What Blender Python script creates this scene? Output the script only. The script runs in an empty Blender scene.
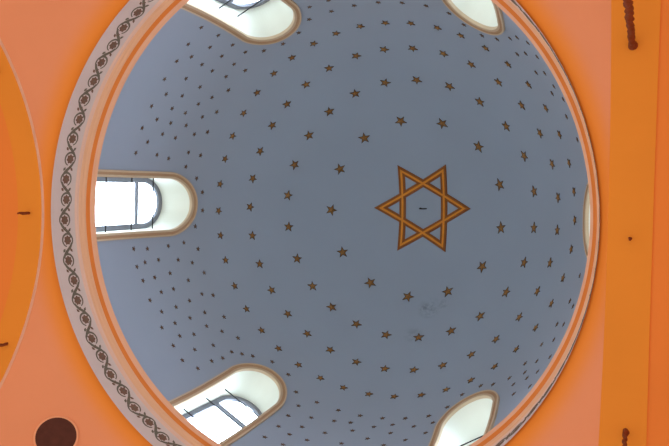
import bpy, bmesh, math, random
from mathutils import Vector, Matrix

random.seed(7)
scene = bpy.context.scene
col = scene.collection
PI = math.pi
S = 5.0                      # radius of the cornice opening in metres
Z0 = 1.6 + 2.5088 * S        # height of the cornice lip above the floor

# ------------------------------------------------------------------ camera
cam_data = bpy.data.cameras.new('camera')
cam = bpy.data.objects.new('camera', cam_data)
col.objects.link(cam)
ex = Vector((0.92621653, 0.0, 0.37699196))
ed = Vector((0.01574942, 0.99912698, -0.03869413))
fw = Vector((-0.37666284, 0.04177655, 0.92540792))
m = Matrix(((ex.x, -ed.x, -fw.x, 1.11831643 * S),
            (ex.y, -ed.y, -fw.y, -0.09250183 * S),
            (ex.z, -ed.z, -fw.z, 1.6),
            (0, 0, 0, 1)))
cam.matrix_world = m
cam_data.sensor_fit = 'HORIZONTAL'
cam_data.sensor_width = 36.0
cam_data.lens = 765.0 / 669.0 * 36.0
cam_data.clip_end = 500
scene.camera = cam

# ------------------------------------------------------------------ light
world = bpy.data.worlds.new('World')
scene.world = world
world.use_nodes = True
wn, wl = world.node_tree.nodes, world.node_tree.links
wn.clear()
w_out = wn.new('ShaderNodeOutputWorld')
w_bg = wn.new('ShaderNodeBackground')
w_tc = wn.new('ShaderNodeTexCoord')
w_sep = wn.new('ShaderNodeSeparateXYZ')
w_ramp = wn.new('ShaderNodeValToRGB')
w_map = wn.new('ShaderNodeMapRange')
w_map.inputs[1].default_value = -1.0
w_map.inputs[2].default_value = 1.0
wl.new(w_tc.outputs['Generated'], w_sep.inputs[0])
wl.new(w_sep.outputs['Z'], w_map.inputs[0])
wl.new(w_map.outputs[0], w_ramp.inputs[0])
cr = w_ramp.color_ramp
cr.elements[0].position = 0.0
cr.elements[0].color = (0.62, 0.55, 0.50, 1)      # light thrown up from the church floor
cr.elements[1].position = 1.0
cr.elements[1].color = (8.6, 10.2, 12.0, 1)         # overcast sky
e = cr.elements.new(0.495); e.color = (0.94, 0.93, 0.92, 1)
e = cr.elements.new(0.505); e.color = (7.8, 9.4, 11.4, 1)
wl.new(w_ramp.outputs[0], w_bg.inputs[0])
w_bg.inputs[1].default_value = 1.0
wl.new(w_bg.outputs[0], w_out.inputs[0])

scene.view_settings.view_transform = 'Standard'
scene.view_settings.look = 'None'
scene.view_settings.gamma = 1.0
scene.view_settings.exposure = 0.42
scene.view_settings.use_curve_mapping = False

# ------------------------------------------------------------------ helpers
def lin(c):
    return tuple(((v / 255.0) / 12.92 if v / 255.0 <= 0.04045 else ((v / 255.0 + 0.055) / 1.055) ** 2.4) for v in c) + (1.0,)

def mat(name, rgb, rough=0.85, var=0.05, scale=1.2, metal=0.0, bump=0.0, spec=0.2):
    mt = bpy.data.materials.new(name)
    mt.use_nodes = True
    n, l = mt.node_tree.nodes, mt.node_tree.links
    b = n['Principled BSDF']
    b.inputs['Roughness'].default_value = rough
    b.inputs['Metallic'].default_value = metal
    b.inputs['Specular IOR Level'].default_value = spec
    tc = n.new('ShaderNodeTexCoord')
    nz = n.new('ShaderNodeTexNoise')
    nz.inputs['Scale'].default_value = scale
    nz.inputs['Detail'].default_value = 6
    l.new(tc.outputs['Object'], nz.inputs['Vector'])
    mx = n.new('ShaderNodeMix'); mx.data_type = 'RGBA'
    c = lin(rgb)
    mx.inputs[6].default_value = tuple(v * (1 - var) for v in c[:3]) + (1,)
    mx.inputs[7].default_value = tuple(min(1, v * (1 + var)) for v in c[:3]) + (1,)
    l.new(nz.outputs['Fac'], mx.inputs[0])
    l.new(mx.outputs[2], b.inputs['Base Color'])
    if bump:
        bp = n.new('ShaderNodeBump')
        bp.inputs['Strength'].default_value = bump
        bp.inputs['Distance'].default_value = 0.01
        n2 = n.new('ShaderNodeTexNoise'); n2.inputs['Scale'].default_value = 14
        l.new(tc.outputs['Object'], n2.inputs['Vector'])
        l.new(n2.outputs['Fac'], bp.inputs['Height'])
        l.new(bp.outputs[0], b.inputs['Normal'])
    mt['out'] = 0
    return mt

def mesh_obj(name, verts, faces, mats, parent=None, smooth=True, midx=None):
    me = bpy.data.meshes.new(name)
    me.from_pydata([tuple(v) for v in verts], [], faces)
    if not isinstance(mats, (list, tuple)):
        mats = [mats]
    for mm in mats:
        me.materials.append(mm)
    if midx:
        for p, i in zip(me.polygons, midx):
            p.material_index = i
    if smooth:
        for p in me.polygons:
            p.use_smooth = True
    me.update()
    o = bpy.data.objects.new(name, me)
    col.objects.link(o)
    if parent:
        o.parent = parent
        o.matrix_parent_inverse = parent.matrix_world.inverted()
    return o

def fix_normals(o):
    bm = bmesh.new(); bm.from_mesh(o.data)
    bmesh.ops.recalc_face_normals(bm, faces=bm.faces)
    bm.to_mesh(o.data); bm.free()

def struct(o):
    o['kind'] = 'structure'
    return o

def tag(o, label, cat, group=None):
    o['label'] = label; o['category'] = cat
    if group:
        o['group'] = group
    return o

def empty(name, loc):
    o = bpy.data.objects.new(name, None)
    o.location = loc
    o.empty_display_size = 0.2
    col.objects.link(o)
    bpy.context.view_layer.update()
    return o

# dome surface: radius at height dz above the lip, both in units of S
DA, DC, DN = 0.995, 1.485, 2.05
def prof(z):
    if z <= 0: return DA
    return DA * max(0.0, 1 - (z / DC) ** DN) ** (1 / DN)
def zprof(r):
    return DC * max(0.0, 1 - (r / DA) ** DN) ** (1 / DN)
def dome_pt(az, z, off=0.0):
    """point on the dome's inner face (metres); off moves it inwards"""
    r = prof(z)
    d = 1e-4
    dr = (prof(z + d) - prof(max(0, z - d))) / (d + min(d, z) if z > 0 else d)
    n = Vector((1.0, 0, -dr)).normalized()
    p = Vector((r * S - n.x * off, 0, Z0 + z * S - n.z * off))
    q = Matrix.Rotation(az, 3, 'Z')
    return q @ p, q @ Vector((-n.x, 0, -n.z))
def dome_xy(x, y, off=0.0):
    """point on the dome crown above plan position x, y (units of S)"""
    r = math.hypot(x, y)
    return dome_pt(math.atan2(y, x), zprof(r), off)[0]

def lathe(name, pts, mats, n=256, parent=None, midx=None, smooth=False):
    """open profile of (r, dz) in units of S turned about the dome axis"""
    v, f, mi = [], [], []
    k = len(pts)
    for i in range(n):
        a = 2 * PI * i / n
        for r, z in pts:
            v.append((r * S * math.cos(a), r * S * math.sin(a), Z0 + z * S))
    for i in range(n):
        j = (i + 1) % n
        for t in range(k - 1):
            f.append((i * k + t, i * k + t + 1, j * k + t + 1, j * k + t))
            mi.append(midx[t] if midx else 0)
    o = mesh_obj(name, v, f, mats, parent, smooth, mi)
    return o

# ------------------------------------------------------------------ materials
M = {}
M['orange'] = mat('arch_orange_paint', (229, 142, 48), var=0.07, scale=0.8)
M['red_orange'] = mat('vault_red_orange_paint', (233, 133, 56), var=0.07, scale=0.7)
M['cream'] = mat('frieze_cream_paint', (206, 190, 180), var=0.06, scale=2)
M['blush'] = mat('moulding_blush_paint', (222, 184, 160), var=0.04, scale=2)
M['peach'] = mat('moulding_peach_paint', (224, 174, 134), var=0.04, scale=2)
M['gold_orange'] = mat('moulding_orange_paint', (216, 128, 58), var=0.06, scale=2)
M['pink'] = mat('lip_pink_paint', (226, 172, 136), var=0.05, scale=2)
M['arris'] = mat('arris_pale_paint', (226, 174, 140), var=0.05, scale=2)
M['white'] = mat('reveal_white_paint', (234, 236, 224), var=0.02, scale=2)
M['tan'] = mat('architrave_tan_paint', (208, 186, 156), var=0.05, scale=3)
M['brown_tan'] = mat('architrave_brown_paint', (184, 152, 118), var=0.05, scale=3)
M['star'] = mat('star_gold_paint', (156, 114, 62), rough=0.5, var=0.35, scale=9, metal=0.25, spec=0.4)
M['star_small'] = mat('small_star_dull_gold', (118, 92, 72), rough=0.6, var=0.3, scale=9, spec=0.3)
M['star_edge'] = mat('star_dark_edge', (84, 66, 48), rough=0.6, var=0.2, scale=9)
M['hex_dark'] = mat('hexagram_brown_edge', (146, 88, 40), rough=0.5, var=0.2, scale=5, metal=0.1)
M['hex_gold'] = mat('hexagram_gold_centre', (226, 146, 50), rough=0.45, var=0.15, scale=5, metal=0.1)
M['vine'] = mat('scroll_olive_paint', (108, 100, 84), var=0.2, scale=6)
M['rosette'] = mat('rosette_brown_paint', (118, 90, 72), var=0.2, scale=6)
M['frame'] = mat('window_frame_grey', (128, 130, 140), rough=0.6, var=0.1, scale=5)
M['iron'] = mat('dark_iron', (44, 40, 40), rough=0.6, var=0.2, scale=8, metal=0.4)
M['cord'] = mat('cord_brown', (122, 58, 24), rough=0.8, var=0.4, scale=16)
M['vent'] = mat('vent_brown', (84, 46, 34), rough=0.9, var=0.3, scale=10)
M['vent_rim'] = mat('vent_rim_pale', (232, 160, 116), var=0.05, scale=4)

def glass_material():
    mt = bpy.data.materials.new('window_glass')
    mt.use_nodes = True
    n, l = mt.node_tree.nodes, mt.node_tree.links
    n.clear()
    o = n.new('ShaderNodeOutputMaterial'); mx = n.new('ShaderNodeMixShader')
    t = n.new('ShaderNodeBsdfTransparent'); g = n.new('ShaderNodeBsdfGlossy')
    g.inputs['Roughness'].default_value = 0.05
    t.inputs[0].default_value = (0.97, 0.98, 1, 1)
    mx.inputs[0].default_value = 0.05
    l.new(t.outputs[0], mx.inputs[1]); l.new(g.outputs[0], mx.inputs[2]); l.new(mx.outputs[0], o.inputs[0])
    return mt
M['glass'] = glass_material()

def dome_material():
    mt = mat('dome_blue_paint', (160, 174, 190), rough=0.8, var=0.05, scale=0.5)
    n, l = mt.node_tree.nodes, mt.node_tree.links
    b = n['Principled BSDF']
    base = b.inputs['Base Color'].links[0].from_socket
    tc = [k for k in n if k.type == 'TEX_COORD'][0]
    nz = n.new('ShaderNodeTexNoise'); nz.inputs['Scale'].default_value = 9; nz.inputs['Detail'].default_value = 8
    l.new(tc.outputs['Object'], nz.inputs['Vector'])
    # damp stain below the crown, on the side towards +Y
    cur = base
    for (x, y, z, r, amt) in ((0.10, 0.50, 1.27, 0.36, 0.45), (0.17, 0.475, 1.28, 0.16, 0.5), (0.07, 0.50, 1.275, 0.14, 0.5), (0.05, 0.62, 1.16, 0.30, 0.3)):
        vm = n.new('ShaderNodeVectorMath'); vm.operation = 'DISTANCE'
        vm.inputs[1].default_value = (x * S, y * S, Z0 + z * S)
        l.new(tc.outputs['Object'], vm.inputs[0])
        mr = n.new('ShaderNodeMapRange'); mr.inputs[1].default_value = r; mr.inputs[2].default_value = 0.02
        mr.inputs[3].default_value = 0; mr.inputs[4].default_value = 1
        l.new(vm.outputs['Value'], mr.inputs[0])
        mu = n.new('ShaderNodeMath'); mu.operation = 'MULTIPLY'; l.new(mr.outputs[0], mu.inputs[0])
        rp = n.new('ShaderNodeMapRange'); rp.inputs[1].default_value = 0.4; rp.inputs[2].default_value = 0.6
        rp.inputs[4].default_value = amt
        l.new(nz.outputs['Fac'], rp.inputs[0]); l.new(rp.outputs[0], mu.inputs[1])
        mx = n.new('ShaderNodeMix'); mx.data_type = 'RGBA'
        l.new(mu.outputs[0], mx.inputs[0]); l.new(cur, mx.inputs[6])
        mx.inputs[7].default_value = lin((84, 98, 102))
        cur = mx.outputs[2]
    l.new(cur, b.inputs['Base Color'])
    return mt
M['dome'] = dome_material()

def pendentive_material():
    """salmon wall that turns a more saturated orange towards the round cornice"""
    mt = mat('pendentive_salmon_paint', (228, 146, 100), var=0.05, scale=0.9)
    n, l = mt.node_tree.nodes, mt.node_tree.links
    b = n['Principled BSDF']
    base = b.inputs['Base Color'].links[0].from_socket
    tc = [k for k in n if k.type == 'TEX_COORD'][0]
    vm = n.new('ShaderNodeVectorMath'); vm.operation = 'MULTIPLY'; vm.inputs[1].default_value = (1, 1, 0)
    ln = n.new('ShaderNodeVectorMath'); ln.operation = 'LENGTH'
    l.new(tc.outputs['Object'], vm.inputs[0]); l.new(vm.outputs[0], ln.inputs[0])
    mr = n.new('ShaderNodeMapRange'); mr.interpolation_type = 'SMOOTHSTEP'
    mr.inputs[1].default_value = 1.012 * S; mr.inputs[2].default_value = 1.08 * S  # orange beside the cornice, blending outwards to salmon
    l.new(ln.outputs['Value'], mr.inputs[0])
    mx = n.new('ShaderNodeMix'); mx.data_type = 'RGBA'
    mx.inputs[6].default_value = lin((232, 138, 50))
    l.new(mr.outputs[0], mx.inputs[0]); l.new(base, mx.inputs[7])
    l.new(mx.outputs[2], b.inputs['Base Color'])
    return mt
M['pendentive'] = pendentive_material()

# ------------------------------------------------------------------ dome shell
WA = [math.radians(a) for a in (181.9, 121.9, 59.8, 0.8, 300.8, 243.2)]
HW, ZS, ZB = 0.1195, 0.503, 0.03          # window half width, spring height, sill height
RO = 1.09                                  # outer face of the drum wall
def arch_path(hw, zs, zb, n=28, m=10):
    pts = [(hw, zb + (zs - zb) * i / m) for i in range(m)]
    pts += [(hw * math.cos(PI * i / n) * (1 - 0.05 * abs(math.sin(2 * PI * i / n))), zs + hw * 1.10 * math.sin(PI * i / n)) for i in range(n + 1)]
    pts += [(-hw, zs - (zs - zb) * i / m) for i in range(1, m + 1)]
    return pts

def build_dome():
    n = 216
    inner = []
    k = 90
    for i in range(k + 1):
        t = PI / 2 * i / k
        inner.append((DA * max(0, math.cos(t)) ** (2 / DN), DC * math.sin(t) ** (2 / DN)))
    inner[-1] = (0, DC)
    # resample superellipse ends evenly enough, then close with the outside of the drum
    outer = [(0, DC + 0.12), (0.4, 1.5), (0.75, 1.28), (0.98, 0.98), (RO, 0.80), (RO, -0.03), (DA, -0.03)]
    prf = inner + outer
    v, f = [], []
    idx = []
    for r, z in prf:
        if r < 1e-6:
            v.append((0, 0, Z0 + z * S)); idx.append([len(v) - 1] * n)
        else:
            s0 = len(v)
            for i in range(n):
                a = 2 * PI * i / n
                v.append((r * S * math.cos(a), r * S * math.sin(a), Z0 + z * S))
            idx.append([s0 + i for i in range(n)])
    K = len(prf)
    for t in range(K):
        A, B = idx[t], idx[(t + 1) % K]
        for i in range(n):
            j = (i + 1) % n
            q = [A[i], A[j], B[j], B[i]]
            u = []
            for x in q:
                if x not in u: u.append(x)
            if len(u) > 2: f.append(u)
    o = mesh_obj('ceiling', v, f, [M['dome'], M['white']])
    fix_normals(o)
    cutters = []
    for a in WA:
        pp = arch_path(HW, ZS, ZB)
        q = Matrix.Rotation(a, 3, 'Z')
        vv, ff = [], []
        for x in (0.6, 1.3):
            for y, z in pp:
                vv.append(q @ Vector((x * S, y * S, 0)) + Vector((0, 0, Z0 + z * S)))
        L = len(pp)
        for i in range(L):
            j = (i + 1) % L
            ff.append((i, j, L + j, L + i))
        ff.append(tuple(range(L))); ff.append(tuple(range(L, 2 * L)))
        c = mesh_obj('cutter', vv, ff, M['white'], smooth=False)
        fix_normals(c)
        md = o.modifiers.new('cut', 'BOOLEAN'); md.operation = 'DIFFERENCE'; md.object = c; md.solver = 'EXACT'
        try: md.material_mode = 'TRANSFER'
        except Exception: pass
        cutters.append(c)
    dg = bpy.context.evaluated_depsgraph_get()
    new = bpy.data.meshes.new_from_object(o.evaluated_get(dg))
    o.modifiers.clear()
    o.data = new
    for c in cutters:
        bpy.data.objects.remove(c)
    # smooth only the round faces
    for p in new.polygons:
        p.use_smooth = p.material_index == 0
    # split shading at the window edges
    bm = bmesh.new(); bm.from_mesh(new)
    for e_ in bm.edges:
        if len(e_.link_faces) == 2 and e_.link_faces[0].normal.angle(e_.link_faces[1].normal, 0) > 0.4:
            e_.smooth = False
    bm.to_mesh(new); bm.free()
    return struct(o)
ceiling = build_dome()

# ------------------------------------------------------------------ cornice and frieze
def ripple(p0, p1, n, amp):
    out = []
    for i in range(n * 4 + 1):
        t = i / (n * 4)
        b = amp * (1 - abs(math.cos(PI * n * t)))
        dx, dz = p1[0] - p0[0], p1[1] - p0[1]
        L = math.hypot(dx, dz)
        out.append((p0[0] + dx * t - dz / L * b * -1 * -1, p0[1] + dz * t + dx / L * b))
    return out
F0, F1 = (0.997, -0.200), (0.9932, -0.073)        # frieze band, bottom and top
frieze = struct(lathe('trim_1', [F0, F1], M['cream'], smooth=False))
b1 = ripple(F1, (0.990, -0.053), 1, 0.002)
b2 = ripple((0.990, -0.053), (0.9795, -0.0225), 2, 0.002)
struct(lathe('trim_2', b1 + b2[1:], [M['blush'], M['peach']], midx=[0] * (len(b1) - 1) + [1] * (len(b2) - 1)))
struct(lathe('trim_3', ripple((0.9795, -0.0225), (0.9675, -0.0125), 1, -0.0008), M['gold_orange']))
struct(lathe('trim_4', ripple((0.9675, -0.0125), (0.9575, 0.007), 2, 0.0008) + [(0.959, 0.010), (0.997, 0.010)], [M['pink'], M['white']], midx=[0] * 9 + [1]))

def frieze_pt(a, t, off):
    """a azimuth, t 0..1 up the frieze, off metres inwards"""
    r = F0[0] + (F1[0] - F0[0]) * t
    z = F0[1] + (F1[1] - F0[1]) * t
    return Vector(((r * S - off) * math.cos(a), (r * S - off) * math.sin(a), Z0 + z * S))

def build_scroll():
    v, f, mi = [], [], []
    W = math.hypot(F1[0] - F0[0], F1[1] - F0[1]) * S
    def put(a0, x, y, off):
        # x along the band in metres, y up from the ornament's middle in metres
        return frieze_pt(a0 + x / (0.998 * S), 0.60 + y / W, off)
    def ribbon(a0, pts, w, m_, off=0.012):
        s0 = len(v)
        L = len(pts)
        for i, (x, y) in enumerate(pts):
            p, q = pts[max(0, i - 1)], pts[min(L - 1, i + 1)]
            dx, dy = q[0] - p[0], q[1] - p[1]
            l_ = math.hypot(dx, dy) or 1
            ww = (w(i / (L - 1)) if callable(w) else w) / 2
            v.append(put(a0, x - dy / l_ * ww, y + dx / l_ * ww, 0.002))
            v.append(put(a0, x, y, off))
            v.append(put(a0, x + dy / l_ * ww, y - dx / l_ * ww, 0.002))
        for i in range(L - 1):
            a, b = s0 + 3 * i, s0 + 3 * (i + 1)
            f.append((a, b, b + 1, a + 1)); f.append((a + 1, b + 1, b + 2, a + 2)); mi.extend((m_, m_))
    def blob(a0, x, y, r, m_, n=10, petals=0, off=0.014):
        s0 = len(v)
        v.append(put(a0, x, y, off))
        for i in range(n):
            t = 2 * PI * i / n
            rr = r * (1 + 0.14 * math.cos(petals * t)) if petals else r
            v.append(put(a0, x + rr * math.cos(t), y + rr * math.sin(t), 0.002))
        for i in range(n):
            f.append((s0, s0 + 1 + i, s0 + 1 + (i + 1) % n)); mi.append(m_)
    N = 78
    step = 2 * PI / N
    P = step * 0.998 * S
    for k in range(N):
        a0 = step * k + 0.0592
        up = 1 if k % 2 else -1
        dy = 0.022 * up
        # rosette with petals, its dark heart and the circling stem
        blob(a0, 0, dy, 0.088, 1, 28, 7)
        blob(a0, 0, dy, 0.040, 0, 8, 0, 0.02)
        circ = [(0.130 * math.cos(t), dy + 0.134 * math.sin(t)) for t in [up * (-2.8 + 5.6 * i / 20) for i in range(21)]]
        ribbon(a0, circ, lambda t: 0.022 + 0.020 * math.sin(PI * t), 0)
        # stem that swings over to the next rosette
        s_ = []
        for i in range(13):
            t = i / 12
            s_.append((P * (0.12 + 0.76 * t), up * 0.12 * math.cos(PI * t)))
        ribbon(a0, s_, lambda t: 0.040 + 0.020 * math.sin(PI * t), 0)
        # leaves in the gaps
        for sx, sy, an in ((0.5, 0.095, 0.7), (0.5, -0.095, -0.7), (0.44, 0.03, 2.2), (0.57, -0.03, 3.9)):
            cx, cy = P * sx, sy * up
            L = 0.085
            lf = [(cx + (t - 0.5) * L * math.cos(an), cy + (t - 0.5) * L * math.sin(an)) for t in [i / 5 for i in range(6)]]
            ribbon(a0, lf, lambda t: 0.002 + 0.052 * math.sin(PI * t), 0 if sy > 0 else 1)
    o = mesh_obj('scroll_ornament', v, f, [M['vine'], M['rosette']], frieze, True, mi)
    return o
scroll = build_scroll()
scroll['label'] = 'painted brown and olive rosette scrollwork'

# ------------------------------------------------------------------ pendentives, arches and vaults
RHO, ZC, SQ = 1.4425, -1.23, 1.02
TW = math.radians(0.8)       # the arches sit turned a little against the dome's windows
def build_pendentive(name, a0):
    v, f = [], []
    na, nr = 72, 40
    for i in range(na + 1):
        a = a0 + PI / 2 * i / na
        rm = SQ / max(abs(math.cos(a)), abs(math.sin(a)))
        rm = min(rm, RHO - 1e-5)
        for j in range(nr + 1):
            t = j / nr
            r = 0.9965 + (rm - 0.9965) * (t if rm < 1.3 else 1 - (1 - t) ** 1.5)
            v.append((r * S * math.cos(a + TW), r * S * math.sin(a + TW), Z0 + (ZC + math.sqrt(max(0, RHO ** 2 - r * r))) * S))
    for i in range(na):
        for j in range(nr):
            a, b = i * (nr + 1) + j, (i + 1) * (nr + 1) + j
            f.append((a, b, b + 1, a + 1))
    return struct(mesh_obj(name, v, f, M['pendentive']))
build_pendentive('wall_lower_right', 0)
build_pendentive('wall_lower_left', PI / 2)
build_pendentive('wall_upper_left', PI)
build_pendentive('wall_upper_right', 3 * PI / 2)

def barrel(name, ang, x0, x1, rad, mt, n=96, cap=None):
    """half-round soffit facing down; cap = (outer radius, material) adds the upright face at x0"""
    q = Matrix.Rotation(ang + TW, 3, 'Z')
    v, f, mi = [], [], []
    cols = [(x0, rad), (x1, rad)]
    if cap: cols = [(x0, cap[0])] + cols
    for i in range(n + 1):
        t = PI * i / n
        for x, r in cols:
            v.append(q @ Vector((x * S, r * S * math.cos(t), 0)) + Vector((0, 0, Z0 + (ZC + r * math.sin(t)) * S)))
    K = len(cols)
    for i in range(n):
        for k in range(K - 1):
            f.append((i * K + k, i * K + k + 1, (i + 1) * K + k + 1, (i + 1) * K + k))
            mi.append(1 if cap and k == 0 else 0)
    mm = [mt] + ([cap[1]] if cap else [])
    return struct(mesh_obj(name, v, f, mm, None, False, mi))
for i, a in enumerate((PI, 0, PI / 2, -PI / 2)):
    barrel('trim_%d' % (5 + i), a, SQ, 1.137, 1.006, M['orange'], cap=(1.0205, M['arris']))
for nm, a in (('left', PI), ('right', 0), ('front', PI / 2), ('back', -PI / 2)):
    barrel('wall_vault_' + nm, a, 1.137, 2.6, 1.010, M['red_orange'], cap=(1.006, M['red_orange']))

def lunette(name, ang):  # unseen end wall, added to keep sky light out of the vault
    q = Matrix.Rotation(ang + TW, 3, 'Z')
    n = 64
    v = []
    for x in (2.6, 2.64):
        for i in range(n + 1):
            t = PI * i / n
            v.append(q @ Vector((x * S, 1.03 * S * math.cos(t), 0)) + Vector((0, 0, Z0 + (ZC + 1.03 * math.sin(t)) * S)))
    L = n + 1
    f = [tuple(range(L)), tuple(range(L, 2 * L))]
    for i in range(L):
        j = (i + 1) % L
        f.append((i, j, L + j, L + i))
    o = mesh_obj(name, v, f, M['red_orange'], None, False); fix_normals(o)
    return struct(o)
for nm, a in (('left', PI), ('right', 0), ('front', PI / 2), ('back', -PI / 2)):
    lunette('wall_' + nm, a)

# unseen sheet added outside the drum to bounce sky light into the reveals
M['bounce_sheet'] = mat('bounce_sheet_grey', (112, 112, 104), var=0.06, scale=0.6)
struct(lathe('bounce_sheet', [(1.092, 0.0), (1.092, 0.03), (1.6, 0.02), (3.2, 0.0), (3.2, -0.02), (1.092, 0.0)], M['bounce_sheet'], n=128))

# ------------------------------------------------------------------ windows
def on_wall(a, y, z, off=0.0):
    """point on the dome's inner face in the window's own frame"""
    r = prof(z)
    x = math.sqrt(max(0, r * r - y * y))
    return Matrix.Rotation(a, 3, 'Z') @ Vector((x * S - off, y * S, 0)) + Vector((0, 0, Z0 + z * S))
def at_plane(a, x, y, z):
    return Matrix.Rotation(a, 3, 'Z') @ Vector((x * S, y * S, 0)) + Vector((0, 0, Z0 + z * S))

def build_window(k, a):
    base = empty('window_%d' % k, at_plane(a, RO, 0, ZB))
    struct(base)
    # moulded surround on the dome face: fascias stepping outwards
    steps = [(-0.001, -0.03), (-0.001, 0.035), (0.003, 0.04), (0.010, 0.04), (0.012, 0.028), (0.020, 0.028), (0.022, 0.045), (0.029, 0.045), (0.031, -0.01)]
    mids = [0, 0, 0, 1, 1, 1, 0, 0]
    v, f, mi = [], [], []
    base_path = arch_path(1.0, 0, 0)
    n_leg = 10
    total = None
    for w, off in steps:
        pp = arch_path(HW + w, ZS, 0.012)
        total = len(pp)
        for y, z in pp: v.append(on_wall(a, y, z, off))
    for s_ in range(len(steps) - 1):
        for i in range(total - 1):
            p, q = s_ * total + i, (s_ + 1) * total + i
            f.append((p, p + 1, q + 1, q)); mi.append(mids[s_])
    o = mesh_obj('architrave', v, f, [M['tan'], M['brown_tan']], base, False, mi)
    # frame at the outer wall
    xo, xi = 1.085, 1.070
    fw_ = 0.024
    v, f = [], []
    A = arch_path(HW - 0.0005, ZS, ZB + 0.001); B = arch_path(HW - fw_, ZS, ZB + fw_)
    L = len(A)
    for x, P_ in ((xi, A), (xi, B), (xo, B), (xo, A)):
        for y, z in P_: v.append(at_plane(a, x, y, z))
    for r_ in range(4):
        for i in range(L):
            j = (i + 1) % L
            p, q = r_ * L, ((r_ + 1) % 4) * L
            f.append((p + i, p + j, q + j, q + i))
    fr = mesh_obj('window_frame', v, f, M['frame'], base, False)
    fix_normals(fr)
    def box(name, x0, x1, y0, y1, z0, z1, mt, parent):
        vv = [at_plane(a, x, y, z) for x in (x0, x1) for y in (y0, y1) for z in (z0, z1)]
        ff = [(0, 1, 3, 2), (4, 6, 7, 5), (0, 4, 5, 1), (2, 3, 7, 6), (0, 2, 6, 4), (1, 5, 7, 3)]
        ob = mesh_obj(name, vv, ff, mt, parent, False); fix_normals(ob); return ob
    box('transom', xi + 0.001, xo - 0.001, -HW + fw_, HW - fw_, 0.434, 0.446, M['frame'], base)
    # panes
    hw = HW - fw_ + 0.002
    vv = [at_plane(a, 1.078, y, z) for y, z in [(hw, 0.05), (hw, 0.434), (-hw, 0.434), (-hw, 0.05)]]
    g = mesh_obj('glass_pane', vv, [(0, 1, 2, 3)], M['glass'], base, False)
    pp = [(hw, 0.446)] + [(hw * math.cos(PI * i / 24) * (1 - 0.05 * abs(math.sin(2 * PI * i / 24))), ZS + hw * 1.10 * math.sin(PI * i / 24)) for i in range(25)] + [(-hw, 0.446)]
    g2 = mesh_obj('glass_pane', [at_plane(a, 1.078, y, z) for y, z in pp], [tuple(range(len(pp)))], M['glass'], base, False)
    # three iron bars across the reveal
    for zb in (0.164, 0.341, 0.502):
        vv, ff = [], []
        n = 8
        hwb = HW + 0.004
        for y in (-hwb, hwb):
            for i in range(n):
                t = 2 * PI * i / n
                vv.append(at_plane(a, 1.03 + 0.0028 * math.cos(t), y, zb + 0.0028 * math.sin(t)))
        for i in range(n):
            j = (i + 1) % n
            ff.append((i, j, n + j, n + i))
        ff.append(tuple(range(n))); ff.append(tuple(range(n, 2 * n)))
        br = mesh_obj('iron_bar', vv, ff, M['iron'], base, True); fix_normals(br)
for k, a in enumerate(WA):
    build_window(k + 1, a)

# ------------------------------------------------------------------ hexagram on the crown
def strip(p, q, w, z0, off, nseg=16):
    """raised bar from p to q on the crown (units of S), mitred by extension"""
    d = Vector((q[0] - p[0], q[1] - p[1])); d.normalize()
    nrm = Vector((-d.y, d.x))
    return d, nrm

def build_hexagram():
    root = empty('six_pointed_star', (0.004 * S, 0, Z0 + 1.43 * S))
    tag(root, 'large golden brown six-pointed star of two interlaced triangles at the dome crown', 'star')
    R = 0.268
    cx, cy = 0.011, -0.001
    def tri(rot, off):
        pts_o = [(cx + R * math.cos(rot + i * 2 * PI / 3), cy + R * math.sin(rot + i * 2 * PI / 3)) for i in range(3)]
        def ring(rad):
            pts = [(cx + rad * math.cos(rot + i * 2 * PI / 3), cy + rad * math.sin(rot + i * 2 * PI / 3)) for i in range(3)]
            out = []
            for i in range(3):
                p, q = pts[i], pts[(i + 1) % 3]
                for s_ in range(24):
                    t = s_ / 24
                    out.append((p[0] + (q[0] - p[0]) * t, p[1] + (q[1] - p[1]) * t))
            return out
        def band(name, radii, offs, mt, parent):
            v, f = [], []
            L = 72
            for rad, o_ in zip(radii, offs):
                for x, y in ring(rad): v.append(dome_xy(x, y, o_))
            for r_ in range(len(radii) - 1):
                for i in range(L):
                    j = (i + 1) % L
                    f.append((r_ * L + i, r_ * L + j, (r_ + 1) * L + j, (r_ + 1) * L + i))
            return mesh_obj(name, v, f, mt, parent, False)
        b = band('triangle_band', (R, R - 0.004, R - 0.070, R - 0.074), (-0.01, off, off, -0.01), M['hex_dark'], root)
        band('gold_stripe', (R - 0.023, R - 0.029, R - 0.044, R - 0.050), (off - 0.002, off + 0.012, off + 0.012, off - 0.002), M['hex_gold'], b)
    tri(0, 0.03)
    tri(PI, 0.034)
build_hexagram()

# hook at the very centre
def tube(name, pts, r, mt, parent=None, n=8, twist=0.0, lobes=0):
    v, f = [], []
    L = len(pts)
    pts = [Vector(p) for p in pts]
    ref = Vector((0.31, 0.95, 0.05)).normalized()
    for i, p in enumerate(pts):
        d = (pts[min(L - 1, i + 1)] - pts[max(0, i - 1)]).normalized()
        u = ref.cross(d).normalized(); w = d.cross(u)
        rr = r(i / (L - 1)) if callable(r) else r
        for j in range(n):
            t = 2 * PI * j / n
            k = rr * (1 + (0.12 * math.cos(lobes * (t + twist * i)) if lobes else 0))
            v.append(p + u * k * math.cos(t) + w * k * math.sin(t))
    for i in range(L - 1):
        for j in range(n):
            k = (j + 1) % n
            f.append((i * n + j, i * n + k, (i + 1) * n + k, (i + 1) * n + j))
    f.append(tuple(range(n))); f.append(tuple((L - 1) * n + j for j in range(n)))
    o = mesh_obj(name, v, f, mt, parent, True)
    fix_normals(o)
    return o
top = Z0 + DC * S
hk = [(-0.02, 0, top + 0.02), (-0.02, 0, top - 0.12)]
hk += [(-0.02 + 0.09 * (1 - math.cos(t)), 0.01, top - 0.12 - 0.09 * math.sin(t)) for t in [PI * i / 8 for i in range(1, 9)]]
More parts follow.
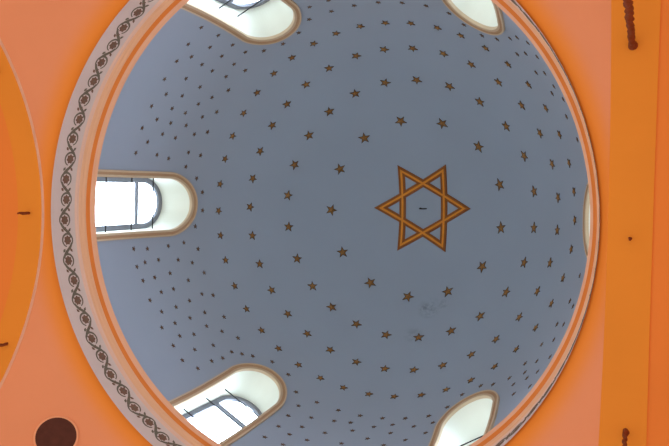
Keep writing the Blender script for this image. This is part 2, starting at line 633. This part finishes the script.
hook = tube('ceiling_hook', hk, 0.016, M['iron'])
tag(hook, 'small dark iron hook at the centre of the six-pointed star', 'hook')

# ------------------------------------------------------------------ stars
RINGS = [(1.326, [11.4, 38.6, 66.4, 93.4, 120.7, 148.9, 178.7, 207.2, 234.0, 261.3, 289.1, 317.0, 344.4]), (1.151, [7.2, 22.4, 37.3, 52.8, 67.5, 82.7, 98.0, 112.9, 127.1, 140.6, 155.6, 171.3, 186.2, 201.1, 216.6, 231.5, 246.3, 261.2, 275.8, 291.0, 306.1, 321.7, 336.4, 351.9]), (0.968, [6.0, 17.1, 27.5, 38.3, 49.5, 59.8, 70.9, 81.7, 92.6, 103.7, 114.7, 125.5, 136.2, 147.3, 158.4, 169.7, 180.8, 191.8, 202.7, 213.7, 223.6, 234.1, 244.8, 256.1, 266.8, 277.4, 288.7, 299.3, 310.6, 321.8, 333.0, 344.0, 355.2]), (0.795, [1.9, 10.1, 18.6, 26.6, 35.0, 43.6, 51.9, 60.3, 68.6, 76.7, 85.4, 93.7, 102.3, 110.6, 119.1, 127.8, 136.1, 144.9, 153.6, 162.8, 171.3, 179.6, 188.6, 197.2, 205.3, 213.8, 222.0, 230.5, 238.5, 247.0, 255.1, 263.3, 271.4, 279.5, 287.9, 295.5, 303.9, 312.1, 320.5, 328.9, 337.3, 345.8, 353.9])]
SMALL = [(4.1, 0.675), (8.3, 0.606), (15.0, 0.6), (21.8, 0.606), (21.9, 0.531), (26.8, 0.535), (28.6, 0.617), (31.3, 0.54), (33.7, 0.434), (35.3, 0.631), (38.1, 0.544), (38.3, 0.44), (40.9, 0.37), (41.9, 0.486), (41.9, 0.628), (42.4, 0.556), (46.2, 0.447), (46.3, 0.54), (47.5, 0.623), (52.9, 0.669), (57.0, 0.716), (63.0, 0.716), (67.2, 0.659), (70.4, 0.563), (71.5, 0.489), (72.3, 0.626), (75.7, 0.562), (76.4, 0.457), (79.2, 0.634), (81.5, 0.524), (81.6, 0.427), (82.1, 0.589), (85.9, 0.638), (86.8, 0.476), (87.0, 0.57), (92.0, 0.524), (92.4, 0.414), (92.6, 0.64), (93.9, 0.579), (98.2, 0.463), (98.3, 0.564), (99.3, 0.643), (100.7, 0.374), (104.3, 0.534), (104.4, 0.45), (104.5, 0.281), (105.4, 0.367), (106.2, 0.644), (109.2, 0.385), (109.4, 0.274), (109.6, 0.481), (109.6, 0.572), (113.2, 0.644), (119.0, 0.711), (125.5, 0.711), (130.5, 0.654), (132.8, 0.614), (134.6, 0.506), (134.9, 0.574), (135.2, 0.342), (135.3, 0.44), (137.7, 0.657), (138.9, 0.294), (139.1, 0.508), (140.2, 0.397), (141.7, 0.601), (143.4, 0.297), (144.2, 0.444), (145.0, 0.538), (145.2, 0.363), (145.5, 0.658), (148.9, 0.289), (148.9, 0.375), (148.9, 0.472), (148.9, 0.568), (152.9, 0.329), (153.0, 0.423), (153.0, 0.658), (153.6, 0.514), (154.4, 0.599), (156.6, 0.288), (158.0, 0.371), (158.0, 0.448), (159.4, 0.551), (160.5, 0.655), (162.0, 0.284), (162.2, 0.359), (162.5, 0.457), (164.2, 0.603), (165.8, 0.268), (165.8, 0.524), (166.6, 0.323), (166.7, 0.407), (168.0, 0.654), (170.1, 0.352), (170.1, 0.481), (170.5, 0.269), (170.5, 0.577), (175.0, 0.656), (179.9, 0.703), (185.6, 0.698), (189.8, 0.655), (193.0, 0.581), (194.8, 0.468), (195.3, 0.264), (195.4, 0.394), (197.0, 0.652), (197.3, 0.578), (198.5, 0.319), (200.8, 0.477), (201.2, 0.394), (201.9, 0.262), (202.9, 0.58), (204.5, 0.65), (204.6, 0.42), (204.8, 0.332), (204.9, 0.514), (207.9, 0.27), (208.3, 0.481), (208.5, 0.586), (208.6, 0.394), (211.2, 0.652), (211.8, 0.53), (211.9, 0.322), (212.7, 0.417), (214.9, 0.584), (215.6, 0.268), (216.6, 0.487), (217.5, 0.384), (218.8, 0.646), (221.1, 0.273), (222.2, 0.495), (222.3, 0.586), (222.7, 0.418), (223.6, 0.334), (226.4, 0.267), (226.6, 0.655), (226.7, 0.577), (227.2, 0.484), (228.0, 0.389), (231.5, 0.486), (231.5, 0.577), (231.9, 0.257), (232.0, 0.375), (234.9, 0.651), (240.2, 0.693), (246.2, 0.688), (251.6, 0.641), (254.4, 0.563), (258.5, 0.644), (260.0, 0.564), (265.4, 0.644), (272.5, 0.641), (279.3, 0.642), (286.2, 0.638), (292.7, 0.65), (296.8, 0.699), (302.5, 0.713), (307.4, 0.663), (311.5, 0.566), (313.7, 0.495), (314.3, 0.652), (316.8, 0.575), (317.2, 0.443), (320.5, 0.486), (321.3, 0.641), (323.8, 0.556), (327.7, 0.559), (328.1, 0.635), (331.7, 0.538), (335.1, 0.618), (341.5, 0.595), (353.5, 0.613), (357.8, 0.676)]

def star_mesh(name, R, az, z, rot, th, small=False):
    """five-pointed faceted star laid on the dome; one point turned to the crown"""
    c, n = dome_pt(az, z, 0)
    tang = Vector((-math.sin(az), math.cos(az), 0))
    up = tang.cross(n)
    if up.z < 0: up = -up
    v = []
    for i in range(10):
        t = rot + PI * i / 5
        rr = R if i % 2 == 0 else R * 0.41
        p = c + up * rr * math.cos(t) + tang * rr * math.sin(t)
        # drop the outline back on to the curved surface
        rad = math.hypot(p.x, p.y) / S
        zz = (p.z - Z0) / S
        if rad < 0.93:
            q = dome_xy(p.x / S, p.y / S, 0)
        else:
            q = p
        v.append(q)
    w = [p + n * th * 0.6 for p in v]
    sc = [c + (p - c) * 0.80 + n * th * 0.3 for p in w]
    v = [p - n * 0.004 for p in v]
    verts = v + w + [c + (p - c) * 0.78 + n * th * 0.45 for p in v] + [c + n * th * 1.5]
    f, mi = [], []
    for i in range(10):
        j = (i + 1) % 10
        f.append((i, j, 10 + j, 10 + i)); mi.append(1)
        f.append((10 + i, 10 + j, 20 + j, 20 + i)); mi.append(1)
        f.append((20 + i, 20 + j, 30)); mi.append(0)
    loc = c
    o = mesh_obj(name, [p - loc for p in verts], f, [M['star_small' if small else 'star'], M['star_edge']], None, False, mi)
    o.location = loc
    fix_normals(o)
    return o

ORD = ['', 'second', 'third', 'fourth', 'fifth', 'sixth', 'seventh', 'eighth', 'ninth', 'tenth', 'eleventh', 'twelfth', 'thirteenth', 'fourteenth',
       'fifteenth', 'sixteenth', 'seventeenth', 'eighteenth', 'nineteenth', 'twentieth']
TENS = {20: 'twenty', 30: 'thirty', 40: 'forty', 50: 'fifty'}
def ordinal(i):
    """i counted from 1"""
    if i == 1: return 'first'
    if i <= 20: return ORD[i - 1]
    t, u = i // 10 * 10, i % 10
    if u == 0: return {30: 'thirtieth', 40: 'fortieth', 50: 'fiftieth'}[t]
    return TENS[t] + '-' + ('first' if u == 1 else ORD[u - 1])

ring_names = ['innermost ring around the six-pointed star', 'second ring out from the six-pointed star',
              'third ring out from the six-pointed star', 'fourth ring out from the six-pointed star']
sizes = (0.0335, 0.0290, 0.0250, 0.0205)
adj = ('Largest', 'Large', 'Medium', 'Smallish')
for k, (z, azs) in enumerate(RINGS):
    left = min(range(len(azs)), key=lambda i: abs(azs[i] - 180))
    for i in range(len(azs)):
        az = azs[(left + i) % len(azs)]
        o = star_mesh('gold_star', sizes[k] * S, math.radians(az), z, random.uniform(-0.25, 0.25), 0.03)
        if i == 0:
            lab = '%s gold star, leftmost in the %s' % (adj[k].lower(), ring_names[k])
        else:
            lab = '%s gold star, %s clockwise after the leftmost, %s' % (adj[k].lower(), ordinal(i), ring_names[k])
        tag(o, lab, 'star', 'gold stars in the ' + ring_names[k])

# small stars: a fifth ring over the window heads, then clusters between the windows
fifth = sorted([s_ for s_ in SMALL if s_[1] > 0.604], key=lambda s_: (s_[0] - 179) % 360)
rest = [s_ for s_ in SMALL if s_[1] <= 0.604]
for i, (az, z) in enumerate(fifth):
    o = star_mesh('gold_star', 0.0125 * S, math.radians(az), z, random.uniform(-0.3, 0.3), 0.018, True)
    lab = 'small dark gold star, leftmost of the ring skirting the window heads' if i == 0 else \
          'small dark gold star, %s clockwise from the leftmost, ring skirting the window heads' % ordinal(i + 1)
    tag(o, lab, 'star', 'small stars in the ring skirting the window heads')
sec_names = ['right and lower right windows', 'lower right and lower left windows', 'lower left and left windows',
             'left and upper left windows', 'upper left and upper right windows', 'upper right and right windows']
edges = [0.545, 0.5, 0.46, 0.41, 0.345, 0.305, 0.0]
for sct in range(6):
    mem = [s_ for s_ in rest if int(((s_[0] - 2) % 360) // 60) == sct]
    hi = 0.7
    rown = 0
    for e_ in edges:
        row = sorted([s_ for s_ in mem if e_ < s_[1] <= hi])
        hi = e_
        if not row: continue
        rown += 1
        for i, (az, z) in enumerate(row):
            o = star_mesh('gold_star', 0.0115 * S, math.radians(az), z, random.uniform(-0.3, 0.3), 0.016, True)
            tag(o, 'tiny star between %s, %s row out, %s clockwise' % (sec_names[sct], ordinal(rown), ordinal(i + 1)),
                'star', 'tiny stars between the ' + sec_names[sct])

# ------------------------------------------------------------------ cords hanging from the arches
def hang(X, Y, length, r, label, group):
    zt = ZC + math.sqrt(1.006 ** 2 - Y * Y)
    z_top = Z0 + zt * S
    root = empty('hanging_cord', (X * S, Y * S, z_top))
    tag(root, label, 'cord', group)
    n = max(8, int(length / 0.035))
    pts = [(X * S + 0.012 * math.sin(i * 0.8), Y * S + 0.012 * math.cos(i * 0.6), z_top - 0.02 - length * i / n) for i in range(n + 1)]
    tube('cord', pts, lambda t: r * (1 + 0.08 * math.sin(40 * t)), M['cord'], root, 12, 0.25, 3)
    ks = [(X * S, Y * S, z_top + 0.03), (X * S, Y * S, z_top - 0.03), (X * S + 0.01, Y * S, z_top - 0.10), (X * S, Y * S + 0.01, z_top - 0.17), (X * S, Y * S, z_top - 0.24)]
    tube('knot', ks, lambda t: r * (0.8 + 0.9 * math.sin(PI * t)), M['cord'], root, 10)
hang(1.079, -0.470, 3.6, 0.036, 'thick brown cord hanging from the right arch near the top of the picture', 'cords hanging from the right arch')
hang(1.078, 0.536, 3.6, 0.025, 'brown cord hanging from the right arch near the bottom of the picture', 'cords hanging from the right arch')
hang(1.079, 0.039, 0.14, 0.012, 'short brown cord stub on the crown of the right arch', 'cords hanging from the right arch')
hang(-1.075, -0.525, 0.9, 0.022, 'dark cord on the left arch, upper of three', 'cords hanging from the left arch')
hang(-1.08, -0.008, 0.27, 0.018, 'short dark cord on the crown of the left arch', 'cords hanging from the left arch')
hang(-1.075, 0.475, 0.9, 0.018, 'dark cord on the left arch, lower of three', 'cords hanging from the left arch')

# ------------------------------------------------------------------ round vents in the pendentives
def vent(x, y, label):
    r = math.hypot(x, y)
    c = Vector((x * S, y * S, Z0 + (ZC + math.sqrt(RHO ** 2 - r * r)) * S))
    nrm = (Vector((0, 0, Z0 + ZC * S)) - c).normalized()
    u = nrm.cross(Vector((0, 0, 1))).normalized(); w = nrm.cross(u)
    root = empty('round_vent', c)
    tag(root, label, 'vent', 'round vents in the pendentives')
    def turned(name, prf, mt, close):
        v, f = [], []
        n = 48
        for rr, h in prf:
            for i in range(n):
                t = 2 * PI * i / n
                sag = (RHO * S) - math.sqrt((RHO * S) ** 2 - rr * rr)
                v.append(c + u * rr * math.cos(t) + w * rr * math.sin(t) + nrm * (h + sag * 1.0))
        for k in range(len(prf) - 1):
            for i in range(n):
                j = (i + 1) % n
                f.append((k * n + i, k * n + j, (k + 1) * n + j, (k + 1) * n + i))
        if close: f.append(tuple((len(prf) - 1) * n + i for i in range(n)))
        o = mesh_obj(name, v, f, mt, root, False); fix_normals(o); return o
    turned('rim', [(0.385, -0.01), (0.385, 0.025), (0.362, 0.035), (0.350, 0.03), (0.350, -0.01)], M['vent_rim'], False)
    turned('grille', [(0.350, -0.005), (0.350, 0.020), (0.30, 0.026), (0.2, 0.03), (0.1, 0.032), (0.02, 0.033)], M['vent'], True)
vent(-0.838, 0.794, 'dark brown round vent in the lower left orange pendentive')
vent(-0.815, -0.832, 'dark brown round vent cut off at the top edge, upper left pendentive')
